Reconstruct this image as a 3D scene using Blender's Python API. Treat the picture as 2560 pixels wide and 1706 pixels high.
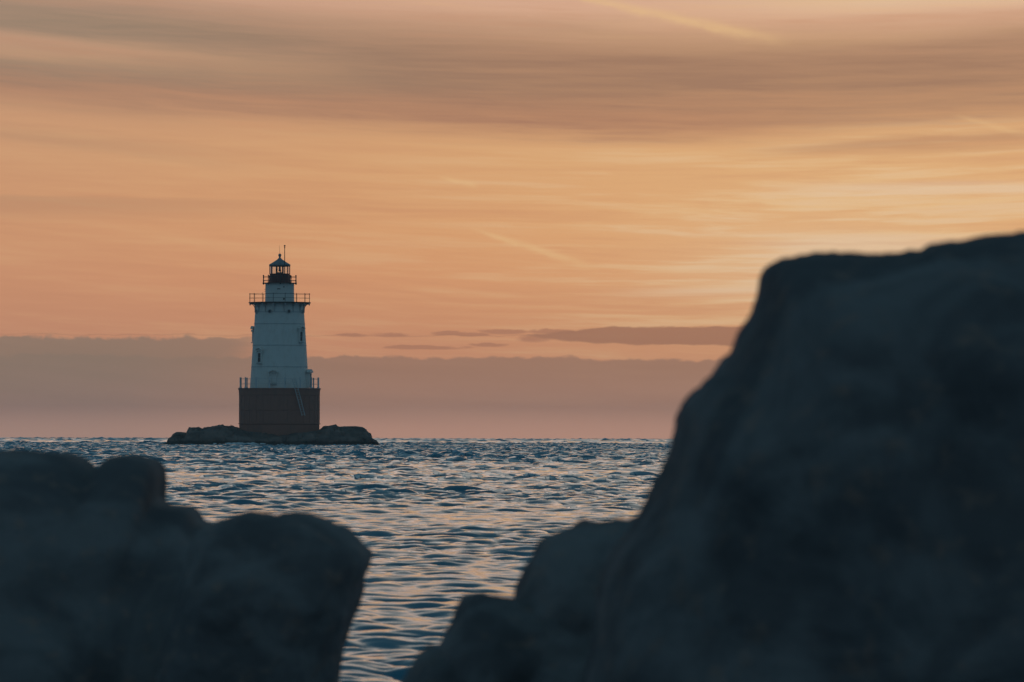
import bpy, math, random
import numpy as np
from mathutils import Vector, Matrix, noise as mnoise

for o in list(bpy.data.objects):
    bpy.data.objects.remove(o, do_unlink=True)
scene = bpy.context.scene
COL = scene.collection
R = math.radians
random.seed(7)

# ------------------------------------------------------------------ camera
FPX = 14222.0            # focal length in photograph pixels (200 mm on 36 mm, 2560 px wide)
CAM_H = 1.25             # eye height above the sea
EARTH = 7.3e6            # effective earth radius (with refraction)
PITCH = math.atan((1090.4 - 853.0) / FPX)
ROLL = R(0.12)
cam_data = bpy.data.cameras.new("camera")
cam = bpy.data.objects.new("camera", cam_data)
COL.objects.link(cam)
cam_data.sensor_width = 36.0
cam_data.lens = 200.0
cam_data.clip_start = 0.1
cam_data.clip_end = 60000.0
cam_data.dof.use_dof = True
cam_data.dof.focus_distance = 700.0
cam_data.dof.aperture_fstop = 16.0
cam_rot = Matrix.Rotation(math.pi / 2 + PITCH, 4, 'X') @ Matrix.Rotation(ROLL, 4, 'Z')
cam.matrix_world = Matrix.Translation((0, 0, CAM_H)) @ cam_rot
scene.camera = cam
ROT3 = cam_rot.to_3x3()


def at(px, py, depth):
    """photograph pixel -> point of the place lying `depth` metres ahead (world y)."""
    d = ROT3 @ Vector(((px - 1280.0) / FPX, (853.0 - py) / FPX, -1.0))
    return Vector((0, 0, CAM_H)) + d * (depth / d.y)


# ------------------------------------------------------------------ exposure
scene.view_settings.view_transform = 'Standard'
scene.view_settings.look = 'None'
scene.view_settings.exposure = 0.0
scene.view_settings.gamma = 1.0
scene.view_settings.use_curve_mapping = False
scene.cycles.volume_bounces = 1
scene.cycles.max_bounces = 5
scene.cycles.diffuse_bounces = 2
scene.cycles.glossy_bounces = 3
scene.cycles.use_denoising = True

# ------------------------------------------------------------------ sky
SUN_AZ, SUN_EL = 5.6, 2.2        # degrees right of the view axis (+Y), above the horizon


def lin(c):
    r = []
    for v in c:
        v = v / 255.0
        r.append(v / 12.92 if v <= 0.04045 else ((v + 0.055) / 1.055) ** 2.4)
    return (*r, 1.0)


class G:
    """tiny expression builder for math node graphs"""
    tree = None

    def __init__(self, s):
        self.s = s

    @staticmethod
    def node(t, **kw):
        n = G.tree.nodes.new(t)
        for k, v in kw.items():
            setattr(n, k, v)
        return n

    @staticmethod
    def math(op, *args, clamp=False):
        n = G.node('ShaderNodeMath', operation=op, use_clamp=clamp)
        for i, a in enumerate(args):
            if isinstance(a, G):
                G.tree.links.new(a.s, n.inputs[i])
            else:
                n.inputs[i].default_value = float(a)
        return G(n.outputs[0])

    def __add__(a, b): return G.math('ADD', a, b)
    __radd__ = __add__
    def __sub__(a, b): return G.math('SUBTRACT', a, b)
    def __rsub__(a, b): return G.math('SUBTRACT', b, a)
    def __mul__(a, b): return G.math('MULTIPLY', a, b)
    __rmul__ = __mul__
    def __truediv__(a, b): return G.math('DIVIDE', a, b)
    def __neg__(a): return G.math('MULTIPLY', a, -1.0)


def gclamp(x): return G.math('ADD', x, 0.0, clamp=True)
def gabs(x): return G.math('ABSOLUTE', x)
def gmax(x, y): return G.math('MAXIMUM', x, y)
def gmin(x, y): return G.math('MINIMUM', x, y)
def gexp(x): return G.math('EXPONENT', x)
def gauss(x, c, w):
    t = (x - c) / w
    return gexp(-(t * t))
def smooth(x, a, b):
    n = G.node('ShaderNodeMapRange', interpolation_type='SMOOTHSTEP')
    G.tree.links.new(x.s, n.inputs['Value'])
    lo, hi, p, q = (a, b, 0.0, 1.0) if a < b else (b, a, 1.0, 0.0)
    n.inputs['From Min'].default_value = lo; n.inputs['From Max'].default_value = hi
    n.inputs['To Min'].default_value = p; n.inputs['To Max'].default_value = q
    return G(n.outputs['Result'])
def vec(x, y, z=0.0):
    n = G.node('ShaderNodeCombineXYZ')
    for i, a in enumerate((x, y, z)):
        if isinstance(a, G):
            G.tree.links.new(a.s, n.inputs[i])
        else:
            n.inputs[i].default_value = float(a)
    return n.outputs[0]
def gnoise(v, scale=1.0, detail=4.0, rough=0.55, dist=0.0):
    n = G.node('ShaderNodeTexNoise')
    G.tree.links.new(v, n.inputs['Vector'])
    n.inputs['Scale'].default_value = scale
    n.inputs['Detail'].default_value = detail
    n.inputs['Roughness'].default_value = rough
    n.inputs['Distortion'].default_value = dist
    return G(n.outputs[0])
def cmix(f, a, b):
    n = G.node('ShaderNodeMix', data_type='RGBA')
    if isinstance(f, G):
        G.tree.links.new(f.s, n.inputs[0])
    else:
        n.inputs[0].default_value = f
    for sock, c in ((n.inputs[6], a), (n.inputs[7], b)):
        if isinstance(c, (tuple, list)):
            sock.default_value = c
        else:
            G.tree.links.new(c, sock)
    return n.outputs[2]
def ramp(x, stops, interp='LINEAR'):
    n = G.node('ShaderNodeValToRGB')
    G.tree.links.new(x.s, n.inputs[0])
    r = n.color_ramp
    r.interpolation = interp
    while len(r.elements) < len(stops):
        r.elements.new(0.5)
    for e, (p, c) in zip(r.elements, stops):
        e.position = p
        e.color = c
    return n.outputs[0]
def cscale(f, c):
    n = G.node('ShaderNodeVectorMath', operation='SCALE')
    G.tree.links.new(c, n.inputs[0])
    if isinstance(f, G):
        G.tree.links.new(f.s, n.inputs['Scale'])
    else:
        n.inputs['Scale'].default_value = f
    return n.outputs[0]


world = bpy.data.worlds.new("World")
scene.world = world
world.use_nodes = True
world.cycles.sampling_method = 'MANUAL'
world.cycles.sample_map_resolution = 512
wt = world.node_tree
wt.nodes.clear()
G.tree = wt
tc = G.node('ShaderNodeTexCoord')
sep = G.node('ShaderNodeSeparateXYZ')
wt.links.new(tc.outputs['Generated'], sep.inputs[0])
dx, dy, dz = (G(sep.outputs[i]) for i in range(3))
az = G.math('ARCTAN2', dx, dy) * (180 / math.pi)          # degrees right of the sunset view
el = G.math('ARCSINE', gclamp(dz)) * (180 / math.pi)      # degrees above the horizon
u = az + 5.16
ue = gmin(gmax(u, -6.0), 14.0)
s = el + ue * 0.1134 - ue * ue * 0.00771                  # the cirrus sheets slope down to the right

# streaky noise: long thin strands
wob = gnoise(vec(az * 0.35, el * 1.2, 3.1), 1.0, 3.0) - 0.5
n_long = gnoise(vec(az * 0.22 + wob * 0.5, (s + wob * 0.10) * 3.2, 0.0), 1.0, 5.0, 0.6)
n_fine = gnoise(vec(az * 0.45 + wob * 0.8, (s + wob * 0.12) * 9.0, 7.7), 1.0, 4.0, 0.6)
n_vf = gnoise(vec(az * 0.9 + wob * 1.2, (el + az * 0.012 + wob * 0.08) * 24.0, 17.7), 1.0, 3.0, 0.6)
n_soft = gnoise(vec(az * 0.15, s * 1.1, 11.3), 1.0, 3.0, 0.5)

# clear luminous sunset layer, by elevation (sqrt scale over 0-90 degrees)
e_t = G.math('SQRT', el / 90.0)
def ep(d): return math.sqrt(d / 90.0)
west = ramp(e_t, [
    (0.0, lin((182, 139, 121))), (ep(0.35), lin((180, 135, 116))), (ep(0.8), lin((198, 139, 110))),
    (ep(1.1), lin((200, 139, 107))), (ep(1.6), lin((208, 147, 108))), (ep(2.1), lin((211, 155, 111))),
    (ep(2.8), lin((209, 160, 116))), (ep(3.6), lin((205, 160, 122))), (ep(4.6), lin((208, 170, 152))),
    (ep(5.6), lin((208, 180, 170))), (ep(7.2), lin((156, 156, 157))), (ep(10.0), lin((96, 120, 129))), (ep(15.0), lin((46, 84, 99))),
    (ep(26.0), lin((42, 79, 98))), (ep(50.0), lin((58, 94, 112))), (1.0, lin((62, 98, 116)))])
east = ramp(e_t, [
    (0.0, lin((90, 112, 130))), (ep(6.0), lin((86, 113, 133))), (ep(20.0), lin((78, 113, 134))),
    (ep(50.0), lin((66, 102, 121))), (1.0, lin((62, 98, 116)))])
cosa = G.math('COSINE', (az - SUN_AZ) * (math.pi / 180))
wmix = smooth(cosa, 0.55, 0.985)
clear = west

# glow towards the veiled sun
low = smooth(el, 7.5, 4.7)                                # the streaky veil thins out higher up
ga = (az - 3.9) / 3.8
ge = (el - 1.95) / 1.35
glow = gexp(-(ga * ga)) * gexp(-(ge * ge))
strand = smooth(n_fine, 0.44, 0.66)
pale = gclamp(glow * (0.55 + strand * 0.6))
clear = cmix(pale, clear, lin((220, 184, 138)))
bright = gclamp(gauss(az, 3.1, 1.3) * gauss(el, 1.72, 0.42) * (0.35 + strand * 0.4) + glow * smooth(n_fine * 0.6 + n_long * 0.4, 0.5, 0.66) * 0.8
                + gauss(el + n_fine * 0.12 - 0.06, 2.50, 0.055) * smooth(az, 2.2, 3.6) * 0.85
                + gauss(el - az * 0.03 + n_fine * 0.12 - 0.06, 1.40, 0.05) * smooth(az, 0.6, 2.2) * 0.7
                + gauss(el + n_fine * 0.1 - 0.05, 1.93, 0.09) * smooth(az, 2.0, 3.4) * 0.8
                + smooth(s + n_soft * 0.4, 4.78, 5.1) * smooth(az, 1.0, 4.0) * low * 0.8)
clear = cmix(bright, clear, lin((219, 192, 160)))
# pinker to the left, away from the sun
clear = cmix(smooth(az, 2.0, -6.0) * low * 0.45, clear, lin((192, 143, 120)))
# strand modulation of the luminous layer
mod = (n_long - 0.5) * 0.75 + (n_fine - 0.5) * 0.65 + (n_vf - 0.5) * 0.40
mod = mod * low
clear = cmix(gclamp(-mod * 1.3), clear, lin((186, 130, 104)))
clear = cmix(gclamp(mod * 1.3), clear, lin((216, 174, 130)))

# upper grey-mauve cirrus sheet
sw = s + (n_long - 0.5) * 0.40 + (n_soft - 0.5) * 0.25
lb = sw + (n_fine - 0.5) * 0.16
lowb = smooth(lb - smooth(u, 6.5, 10.0) * 0.10, 3.30, 3.60)
lowb = lowb * (1.0 - smooth(u, 4.5, 0.5) * 0.75) + smooth(lb, 3.05, 3.72) * smooth(u, 4.5, 0.5) * 0.75
lowb = lowb * (1.0 - smooth(u, 6.5, 9.5) * smooth(lb, 3.95, 3.45) * 0.55)
topb = smooth(sw, 4.75, 4.15)
sheet = lowb * topb
sheet = sheet * (1.0 - gauss(sw, 3.97, 0.13) * smooth(u, 4.5, 0.8) * 0.6)
sheet = gmax(sheet, gauss(sw, 4.33, 0.16) * smooth(u, 5.0, 1.0) * 0.9)
sheet = gmax(sheet, gauss(sw - 0.02 * u, 3.16, 0.085) * smooth(u, 7.0, 8.8) * 0.6)
sheet = gmax(sheet, gauss(sw, 3.05, 0.10) * smooth(u, 3.6, 0.4) * 0.35)
sheet = gmax(sheet, smooth(el + az * 0.012 + (n_vf - 0.5) * 0.06, 2.36, 2.32) * smooth(el, 2.10, 2.32) * smooth(u, 4.8, 0.5) * 0.34)
sheet = gclamp(sheet * (0.30 + n_long * 0.60 + n_fine * 0.62 + (n_vf - 0.5) * 0.35))
inview = smooth(el, 9.0, 4.6)
sheet_col = cmix(smooth(u, 0.0, 6.0), lin((138, 124, 111)), lin((141, 112, 99)))
sheet_col = cmix(smooth(sw + (n_fine - 0.5) * 0.3, 3.95, 3.45) * 0.6, sheet_col, lin((166, 117, 99)))
sky_c = cmix(sheet * 0.97, clear, sheet_col)

# contrails lit by the low sun
def trail(c, x0, y0, x1, y1, w, amp, seedz):
    a0, e0 = (x0 - 1280) / 248.2, (1098 - y0) / 248.2
    a1, e1 = (x1 - 1280) / 248.2, (1098 - y1) / 248.2
    L = math.hypot(a1 - a0, e1 - e0)
    ca, sa = (a1 - a0) / L, (e1 - e0) / L
    t = (az - a0) * ca + (el - e0) * sa
    d = (el - e0) * ca - (az - a0) * sa
    nn = gnoise(vec(t * 2.6, d * 5.0, seedz), 1.0, 4.0, 0.6) - 0.5
    d2 = (d + nn * w * 3.0) / (0.7 + gclamp(t / L) * 0.9)
    m = gauss(d2, 0.0, w) * smooth(t, -0.10 * L, 0.2 * L) * smooth(t, 1.08 * L, 0.75 * L)
    m = m * gclamp(0.75 + nn * 2.0) * amp
    return cmix(gclamp(m), c, lin((222, 186, 138)))
sky_c = trail(sky_c, 1190, 583, 1480, 676, 0.030, 0.66, 1.0)
sky_c = trail(sky_c, 1400, -8, 1960, 112, 0.040, 0.68, 2.0)
sky_c = trail(sky_c, 2390, 298, 2640, 368, 0.028, 0.38, 3.0)
sky_c = trail(sky_c, 1100, 452, 1195, 474, 0.022, 0.55, 4.0)
sky_c = trail(sky_c, 2200, 532, 2700, 490, 0.018, 0.55, 5.0)

# low stratus: bank on the horizon, the strip above it and its cloudlets
n_edge = gnoise(vec(az * 2.6, el * 7.0, 21.0), 1.0, 6.0, 0.6) - 0.5
n_edge2 = gnoise(vec(az * 0.9, el * 2.0, 25.0), 1.0, 4.0, 0.5) - 0.5
n_bump = gnoise(vec(az * 5.0, el * 4.0, 31.0), 1.0, 5.0, 0.55) - 0.5
e_b = el + n_edge * 0.10 + n_edge2 * 0.10 + n_bump * 0.13
bank = smooth(e_b + az * 0.006, 0.80, 0.765)
bank_top = cmix(smooth(az, -1.0, -4.5), lin((153, 120, 105)), lin((134, 119, 108)))
bank_bot = cmix(smooth(az, -1.0, -4.5), lin((184, 141, 122)), lin((166, 134, 122)))
bank_col = cmix(gclamp(smooth(el, 0.80, 0.05) + (n_long - 0.5) * 0.5 + (n_fine - 0.5) * 0.25), bank_top, bank_bot)
bank_col = cmix(smooth(el, 0.36, -0.02) * 0.9, bank_col, cmix(smooth(az, -1.0, -4.5), lin((222, 168, 144)), lin((202, 160, 142))))
strip_half = smooth(az, 0.15, 1.3) * 0.062 + smooth(az, 0.05, 0.5) * 0.03
strip = smooth(gabs(el + n_edge * 0.09 + n_edge2 * 0.04 - 1.01) - strip_half, 0.012, -0.014)
lets = None
for (cx, cy, wx, wy) in ((980, 845, 62, 8), (1112, 843, 38, 6), (1180, 845, 50, 5), (1265, 838, 60, 7), (1390, 838, 80, 6),
                         (1060, 878, 110, 5), (1225, 870, 48, 6), (1335, 856, 46, 9), (880, 848, 45, 5)):
    ca, ce = (cx - 1280) / 248.2, (1098 - cy) / 248.2
    p = (az - ca) / (wx / 248.2)
    q = (el - ce + n_edge * 0.07) / (wy / 248.2)
    m = smooth(p * p + q * q + n_edge * 3.2 + n_edge2 * 2.0, 1.3, 0.2)
    lets = m if lets is None else gmax(lets, m)
sky_c = cmix(lets * 0.85, sky_c, lin((166, 119, 100)))
sky_c = cmix(strip * 0.92, sky_c, lin((152, 112, 96)))
lfade = smooth(az + n_long * 1.2 - 0.6 - (el - 0.8) * 2.0, -2.35, -3.15)
bank_l = smooth(e_b - 0.20, 0.80, 0.765) * lfade
sky_c = cmix(bank_l * 0.9, sky_c, bank_col)
sky_c = cmix(bank * 0.94, sky_c, bank_col)
# away from the sunset the sky turns to dim blue dusk
sky_c = cmix(wmix, cmix((n_soft - 0.3) * 0.4, east, lin((92, 116, 132))), sky_c)

# clear air behind the veil: physical sky with the sun at the same place
nish = G.node('ShaderNodeTexSky', sky_type='NISHITA')
nish.sun_disc = False
nish.sun_elevation = R(SUN_EL)
nish.sun_rotation = R(SUN_AZ)
nish.dust_density = 2.0
bg_clear = G.node('ShaderNodeBackground')
wt.links.new(nish.outputs[0], bg_clear.inputs[0])
bg_clear.inputs[1].default_value = 0.08
bg_cloud = G.node('ShaderNodeBackground')
wt.links.new(sky_c, bg_cloud.inputs[0])
bg_cloud.inputs[1].default_value = 1.0
mixw = G.node('ShaderNodeMixShader')
mixw.inputs[0].default_value = 0.96      # thin cloud veil covers nearly the whole sky
wt.links.new(bg_clear.outputs[0], mixw.inputs[1])
wt.links.new(bg_cloud.outputs[0], mixw.inputs[2])
wout = G.node('ShaderNodeOutputWorld')
wt.links.new(mixw.outputs[0], wout.inputs['Surface'])

# ------------------------------------------------------------------ veiled sun
sun_data = bpy.data.lights.new("sun", 'SUN')
sun_data.energy = 0.02
sun_data.angle = R(24)
sun_data.color = (1.0, 0.62, 0.34)
sun = bpy.data.objects.new("sun", sun_data)
COL.objects.link(sun)
sd = Vector((math.sin(R(SUN_AZ)) * math.cos(R(SUN_EL)), math.cos(R(SUN_AZ)) * math.cos(R(SUN_EL)), math.sin(R(SUN_EL))))
sun.rotation_euler = sd.to_track_quat('Z', 'Y').to_euler()


# ------------------------------------------------------------------ helpers
def tag(o, label=None, cat=None, group=None, kind=None):
    if label: o['label'] = label
    if cat: o['category'] = cat
    if group: o['group'] = group
    if kind: o['kind'] = kind
    return o


def link(o, parent=None):
    COL.objects.link(o)
    if parent is not None:
        o.parent = parent
    return o


def empty(name, loc):
    o = bpy.data.objects.new(name, None)
    o.location = loc
    o.empty_display_size = 0.5
    return link(o)


class MB:
    def __init__(self):
        self.v, self.f = [], []

    def add(self, vs, fs):
        b = len(self.v)
        self.v += [tuple(p) for p in vs]
        self.f += [tuple(i + b for i in q) for q in fs]
        return self

    def box(self, c, ax, ay, az_):
        """centre and three half-extent vectors"""
        c, ax, ay, az_ = map(Vector, (c, ax, ay, az_))
        vs = [c + ax * i + ay * j + az_ * k for i in (-1, 1) for j in (-1, 1) for k in (-1, 1)]
        return self.add(vs, [(0, 1, 3, 2), (4, 6, 7, 5), (0, 4, 5, 1), (2, 3, 7, 6), (0, 2, 6, 4), (1, 5, 7, 3)])

    def tube(self, pts, r, n=8, cap=True):
        pts = [Vector(p) for p in pts]
        rs = r if isinstance(r, (list, tuple)) else [r] * len(pts)
        vs, fs = [], []
        for i, p in enumerate(pts):
            d = (pts[min(i + 1, len(pts) - 1)] - pts[max(i - 1, 0)]).normalized()
            ref = Vector((0, 0, 1)) if abs(d.z) < 0.9 else Vector((0, 1, 0))
            a = d.cross(ref).normalized(); b = d.cross(a)
            for k in range(n):
                t = 2 * math.pi * k / n
                vs.append(p + (a * math.cos(t) + b * math.sin(t)) * rs[i])
        for i in range(len(pts) - 1):
            for k in range(n):
                k2 = (k + 1) % n
                fs.append((i * n + k, i * n + k2, (i + 1) * n + k2, (i + 1) * n + k))
        if cap:
            fs.append(tuple(range(n - 1, -1, -1)))
            fs.append(tuple((len(pts) - 1) * n + k for k in range(n)))
        return self.add(vs, fs)

    def lathe(self, prof, n=64, rot=0.0, closed=False):
        """prof: (radius, z) from bottom to top"""
        vs, fs = [], []
        for r, z in prof:
            for k in range(n):
                t = 2 * math.pi * k / n + rot
                vs.append((r * math.sin(t), -r * math.cos(t), z))
        m = len(prof)
        for i in range(m if closed else m - 1):
            j = (i + 1) % m
            for k in range(n):
                k2 = (k + 1) % n
                fs.append((i * n + k, i * n + k2, j * n + k2, j * n + k))
        return self.add(vs, fs)

    def torus_rail(self, rad, z, r, n=72, m=6, a0=0.0, a1=2 * math.pi):
        full = abs(a1 - a0 - 2 * math.pi) < 1e-6
        vs, fs = [], []
        cnt = n if full else n + 1
        for k in range(cnt):
            t = a0 + (a1 - a0) * k / n
            for q in range(m):
                p = 2 * math.pi * q / m
                rr = rad + r * math.cos(p)
                vs.append((rr * math.sin(t), -rr * math.cos(t), z + r * math.sin(p)))
        for k in range(n):
            k2 = (k + 1) % cnt
            for q in range(m):
                q2 = (q + 1) % m
                fs.append((k * m + q, k2 * m + q, k2 * m + q2, k * m + q2))
        return self.add(vs, fs)

    def ball(self, c, r, n=14, m=8, sc=(1, 1, 1)):
        c = Vector(c); vs, fs = [], []
        for i in range(1, m):
            ph = math.pi * i / m
            for k in range(n):
                t = 2 * math.pi * k / n
                vs.append(c + Vector((r * sc[0] * math.sin(ph) * math.cos(t), r * sc[1] * math.sin(ph) * math.sin(t), r * sc[2] * math.cos(ph))))
        top = len(vs); vs.append(c + Vector((0, 0, r * sc[2]))); vs.append(c - Vector((0, 0, r * sc[2])))
        for i in range(m - 2):
            for k in range(n):
                k2 = (k + 1) % n
                fs.append((i * n + k, (i + 1) * n + k, (i + 1) * n + k2, i * n + k2))
        for k in range(n):
            k2 = (k + 1) % n
            fs.append((top, k, k2)); fs.append((top + 1, (m - 2) * n + k2, (m - 2) * n + k))
        return self.add(vs, fs)

    def build(self, name, mat, parent=None, smooth_=True, angle=35):
        me = bpy.data.meshes.new(name)
        me.from_pydata(self.v, [], self.f)
        me.materials.append(mat)
        me.update()
        if smooth_:
            me.shade_smooth()
            me.set_sharp_from_angle(angle=R(angle))
        return link(bpy.data.objects.new(name, me), parent)


def material(name):
    m = bpy.data.materials.new(name)
    m.use_nodes = True
    t = m.node_tree
    t.nodes.clear()
    G.tree = t
    b = G.node('ShaderNodeBsdfPrincipled')
    o = G.node('ShaderNodeOutputMaterial')
    t.links.new(b.outputs[0], o.inputs['Surface'])
    return m, t, b


def paint(name, col, col2, rough=0.6, scale=3.0, streak=True, spec=0.3):
    """weathered paint: two tones mixed by blotches and vertical run marks"""
    m, t, b = material(name)
    g = G.node('ShaderNodeTexCoord')
    sp = G.node('ShaderNodeSeparateXYZ'); t.links.new(g.outputs['Object'], sp.inputs[0])
    x, y, z = (G(sp.outputs[i]) for i in range(3))
    blot = gnoise(vec(x, y, z), scale * 0.4, 6.0, 0.6)
    if streak:
        run = gnoise(vec(x * 3.0, y * 3.0, z * 0.25), scale * 0.5, 5.0, 0.65)
        f = smooth(blot * 0.5 + run * 0.5, 0.46, 0.68)
    else:
        f = smooth(blot, 0.42, 0.7)
    c = cmix(f, (*col, 1), (*col2, 1))
    t.links.new(c, b.inputs['Base Color'])
    b.inputs['Roughness'].default_value = rough
    b.inputs['Specular IOR Level'].default_value = spec
    bp = G.node('ShaderNodeBump'); bp.inputs['Strength'].default_value = 0.25; bp.inputs['Distance'].default_value = 0.02
    t.links.new(blot.s, bp.inputs['Height']); t.links.new(bp.outputs[0], b.inputs['Normal'])
    return m


M_white = paint('white_paint', (0.73, 0.69, 0.63), (0.65, 0.59, 0.52), 0.55)
M_cais = paint('caisson_paint', (0.36, 0.165, 0.12), (0.27, 0.145, 0.11), 0.75)
M_caisband = paint('caisson_band_paint', (0.31, 0.145, 0.105), (0.24, 0.13, 0.10), 0.7)
M_parapet = paint('parapet_paint', (0.16, 0.05, 0.045), (0.10, 0.05, 0.045), 0.6)
M_dark = paint('dark_iron', (0.055, 0.05, 0.05), (0.09, 0.06, 0.045), 0.6, 6.0, False)
M_roof = paint('roof_paint', (0.22, 0.24, 0.25), (0.15, 0.15, 0.15), 0.5)
M_joint = paint('flange_paint', (0.50, 0.50, 0.49), (0.36, 0.32, 0.28), 0.7)
M_post = paint('post_paint', (0.55, 0.56, 0.56), (0.40, 0.38, 0.36), 0.6)
M_ladder = paint('ladder_metal', (0.55, 0.56, 0.55), (0.40, 0.38, 0.36), 0.45)
M_pane = paint('dark_pane', (0.03, 0.035, 0.04), (0.05, 0.05, 0.05), 0.15, 3.0, False, 0.5)
M_red = paint('red_lens', (0.45, 0.02, 0.02), (0.30, 0.02, 0.02), 0.2, 3.0, False, 0.5)
M_feather = paint('feather', (0.12, 0.11, 0.11), (0.05, 0.05, 0.055), 0.8, 20.0, False)
M_foam = paint('foam_white', (0.75, 0.78, 0.78), (0.6, 0.65, 0.66), 0.8, 20.0, False)
M_beak = paint('beak_horn', (0.35, 0.22, 0.06), (0.25, 0.15, 0.05), 0.5, 20.0, False)

m, t, b = material('lantern_glass')
t.nodes.remove(b)
tr = G.node('ShaderNodeBsdfTransparent'); tr.inputs[0].default_value = (0.97, 0.98, 0.98, 1)
gl = G.node('ShaderNodeBsdfGlossy'); gl.inputs['Roughness'].default_value = 0.03
fr = G.node('ShaderNodeFresnel'); fr.inputs[0].default_value = 1.45
mx = G.node('ShaderNodeMixShader')
t.links.new(fr.outputs[0], mx.inputs[0]); t.links.new(tr.outputs[0], mx.inputs[1]); t.links.new(gl.outputs[0], mx.inputs[2])
t.links.new(mx.outputs[0], [n for n in t.nodes if n.type == 'OUTPUT_MATERIAL'][0].inputs['Surface'])
M_glass = m


def rock_material(name, dark, light, warm, scale, bump_d, tide=None):
    m, t, b = material(name)
    g = G.node('ShaderNodeNewGeometry')
    pos = g.outputs['Position']
    def ns(sc, det, ro, ds=0.0):
        return gnoise(pos, sc, det, ro, ds)
    big = ns(scale * 0.35, 4.0, 0.55, 0.6)
    mid = ns(scale * 1.6, 6.0, 0.65)
    fine = ns(scale * 9.0, 8.0, 0.7)
    c = cmix(smooth(big, 0.40, 0.66), (*dark, 1), (*light, 1))
    c = cmix(smooth(mid, 0.52, 0.72) * 0.6, c, (*warm, 1))
    c = cmix(smooth(fine, 0.56, 0.72) * 0.45, c, (*dark, 1))
    if tide is not None:                                  # weed-dark band up to the high-water mark
        sp = G.node('ShaderNodeSeparateXYZ'); t.links.new(pos, sp.inputs[0])
        c = cmix(smooth(G(sp.outputs[2]) + (mid - 0.5) * 0.7, tide + 0.12, tide - 0.12) * 0.85, c, (0.035, 0.035, 0.03, 1))
    t.links.new(c, b.inputs['Base Color'])
    b.inputs['Roughness'].default_value = 0.85
    b.inputs['Specular IOR Level'].default_value = 0.25
    bp = G.node('ShaderNodeBump'); bp.inputs['Strength'].default_value = 0.8; bp.inputs['Distance'].default_value = bump_d
    t.links.new((mid * 0.6 + fine * 0.4).s, bp.inputs['Height']); t.links.new(bp.outputs[0], b.inputs['Normal'])
    return m


M_rock_near = rock_material('shore_rock', (0.13, 0.112, 0.11), (0.235, 0.205, 0.195), (0.36, 0.22, 0.165), 13.0, 0.02)
M_rock_far = rock_material('island_rock', (0.11, 0.092, 0.08), (0.21, 0.165, 0.14), (0.20, 0.14, 0.11), 0.9, 0.10, 0.55)

# sea
m, t, b = material('sea_water')
g = G.node('ShaderNodeNewGeometry')
mp = G.node('ShaderNodeMapping'); t.links.new(g.outputs['Position'], mp.inputs[0])
mp.inputs['Rotation'].default_value = (0, 0, R(18))
mp.inputs['Scale'].default_value = (0.8, 1.3, 1.0)
rip = gnoise(mp.outputs[0], 5.0, 4.0, 0.55, 0.3)
b.inputs['Base Color'].default_value = (0.010, 0.11, 0.155, 1)
b.inputs['Roughness'].default_value = 1.0
b.inputs['Specular IOR Level'].default_value = 0.0
bp = G.node('ShaderNodeBump'); bp.inputs['Strength'].default_value = 0.5; bp.inputs['Distance'].default_value = 0.006
t.links.new(rip.s, bp.inputs['Height']); t.links.new(bp.outputs[0], b.inputs['Normal'])
gl = G.node('ShaderNodeBsdfGlossy')
gl.inputs['Color'].default_value = (0.82, 0.92, 1.0, 1)
gl.inputs['Roughness'].default_value = 0.02
fr = G.node('ShaderNodeFresnel'); fr.inputs[0].default_value = 1.333
t.links.new(bp.outputs[0], gl.inputs['Normal']); t.links.new(bp.outputs[0], fr.inputs['Normal'])
mx = G.node('ShaderNodeMixShader')
t.links.new(fr.outputs[0], mx.inputs[0]); t.links.new(b.outputs[0], mx.inputs[1]); t.links.new(gl.outputs[0], mx.inputs[2])
t.links.new(mx.outputs[0], [n for n in t.nodes if n.type == 'OUTPUT_MATERIAL'][0].inputs['Surface'])
M_sea = m


# ------------------------------------------------------------------ the sea
def ocean_tile(N, L, lam_peak, lam_min, lam_max, rms_slope, wind, spread, chop, seed, steep=3.6, iso=0.3):
    rng = np.random.default_rng(seed)
    k1 = 2 * np.pi * np.fft.fftfreq(N, L / N)
    kx, ky = np.meshgrid(k1, k1, indexing='xy')
    k = np.hypot(kx, ky); k[0, 0] = 1.0
    kp = 2 * np.pi / lam_peak
    S = k ** -steep * np.exp(-1.25 * (kp / k) ** 2)
    th = np.arctan2(ky, kx) - wind
    S *= (iso + np.abs(np.cos(th)) ** spread)
    S *= 1 / (1 + np.exp((k - 2 * np.pi / lam_min) / (0.15 * 2 * np.pi / lam_min)))
    S[k < 2 * np.pi / lam_max] = 0
    S[0, 0] = 0
    H = np.sqrt(S) * (rng.standard_normal((N, N)) + 1j * rng.standard_normal((N, N)))
    h = np.fft.ifft2(H).real
    sx = np.fft.ifft2(1j * kx * H).real; sy = np.fft.ifft2(1j * ky * H).real
    sc = rms_slope / math.sqrt((sx ** 2 + sy ** 2).mean())
    ddx = np.fft.ifft2(-1j * kx / k * H).real; ddy = np.fft.ifft2(-1j * ky / k * H).real
    return h * sc, ddx * sc * chop, ddy * sc * chop


def sample(tile, L, x, y):
    N = tile[0].shape[0]
    fx = (x / L) % 1.0 * N; fy = (y / L) % 1.0 * N
    x0 = np.floor(fx).astype(np.int64); y0 = np.floor(fy).astype(np.int64)
    ax = fx - x0; ay = fy - y0
    x0 %= N; y0 %= N
    x1 = (x0 + 1) % N; y1 = (y0 + 1) % N
    return [a[y0, x0] * (1 - ax) * (1 - ay) + a[y0, x1] * ax * (1 - ay) + a[y1, x0] * (1 - ax) * ay + a[y1, x1] * ax * ay for a in tile]


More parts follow.
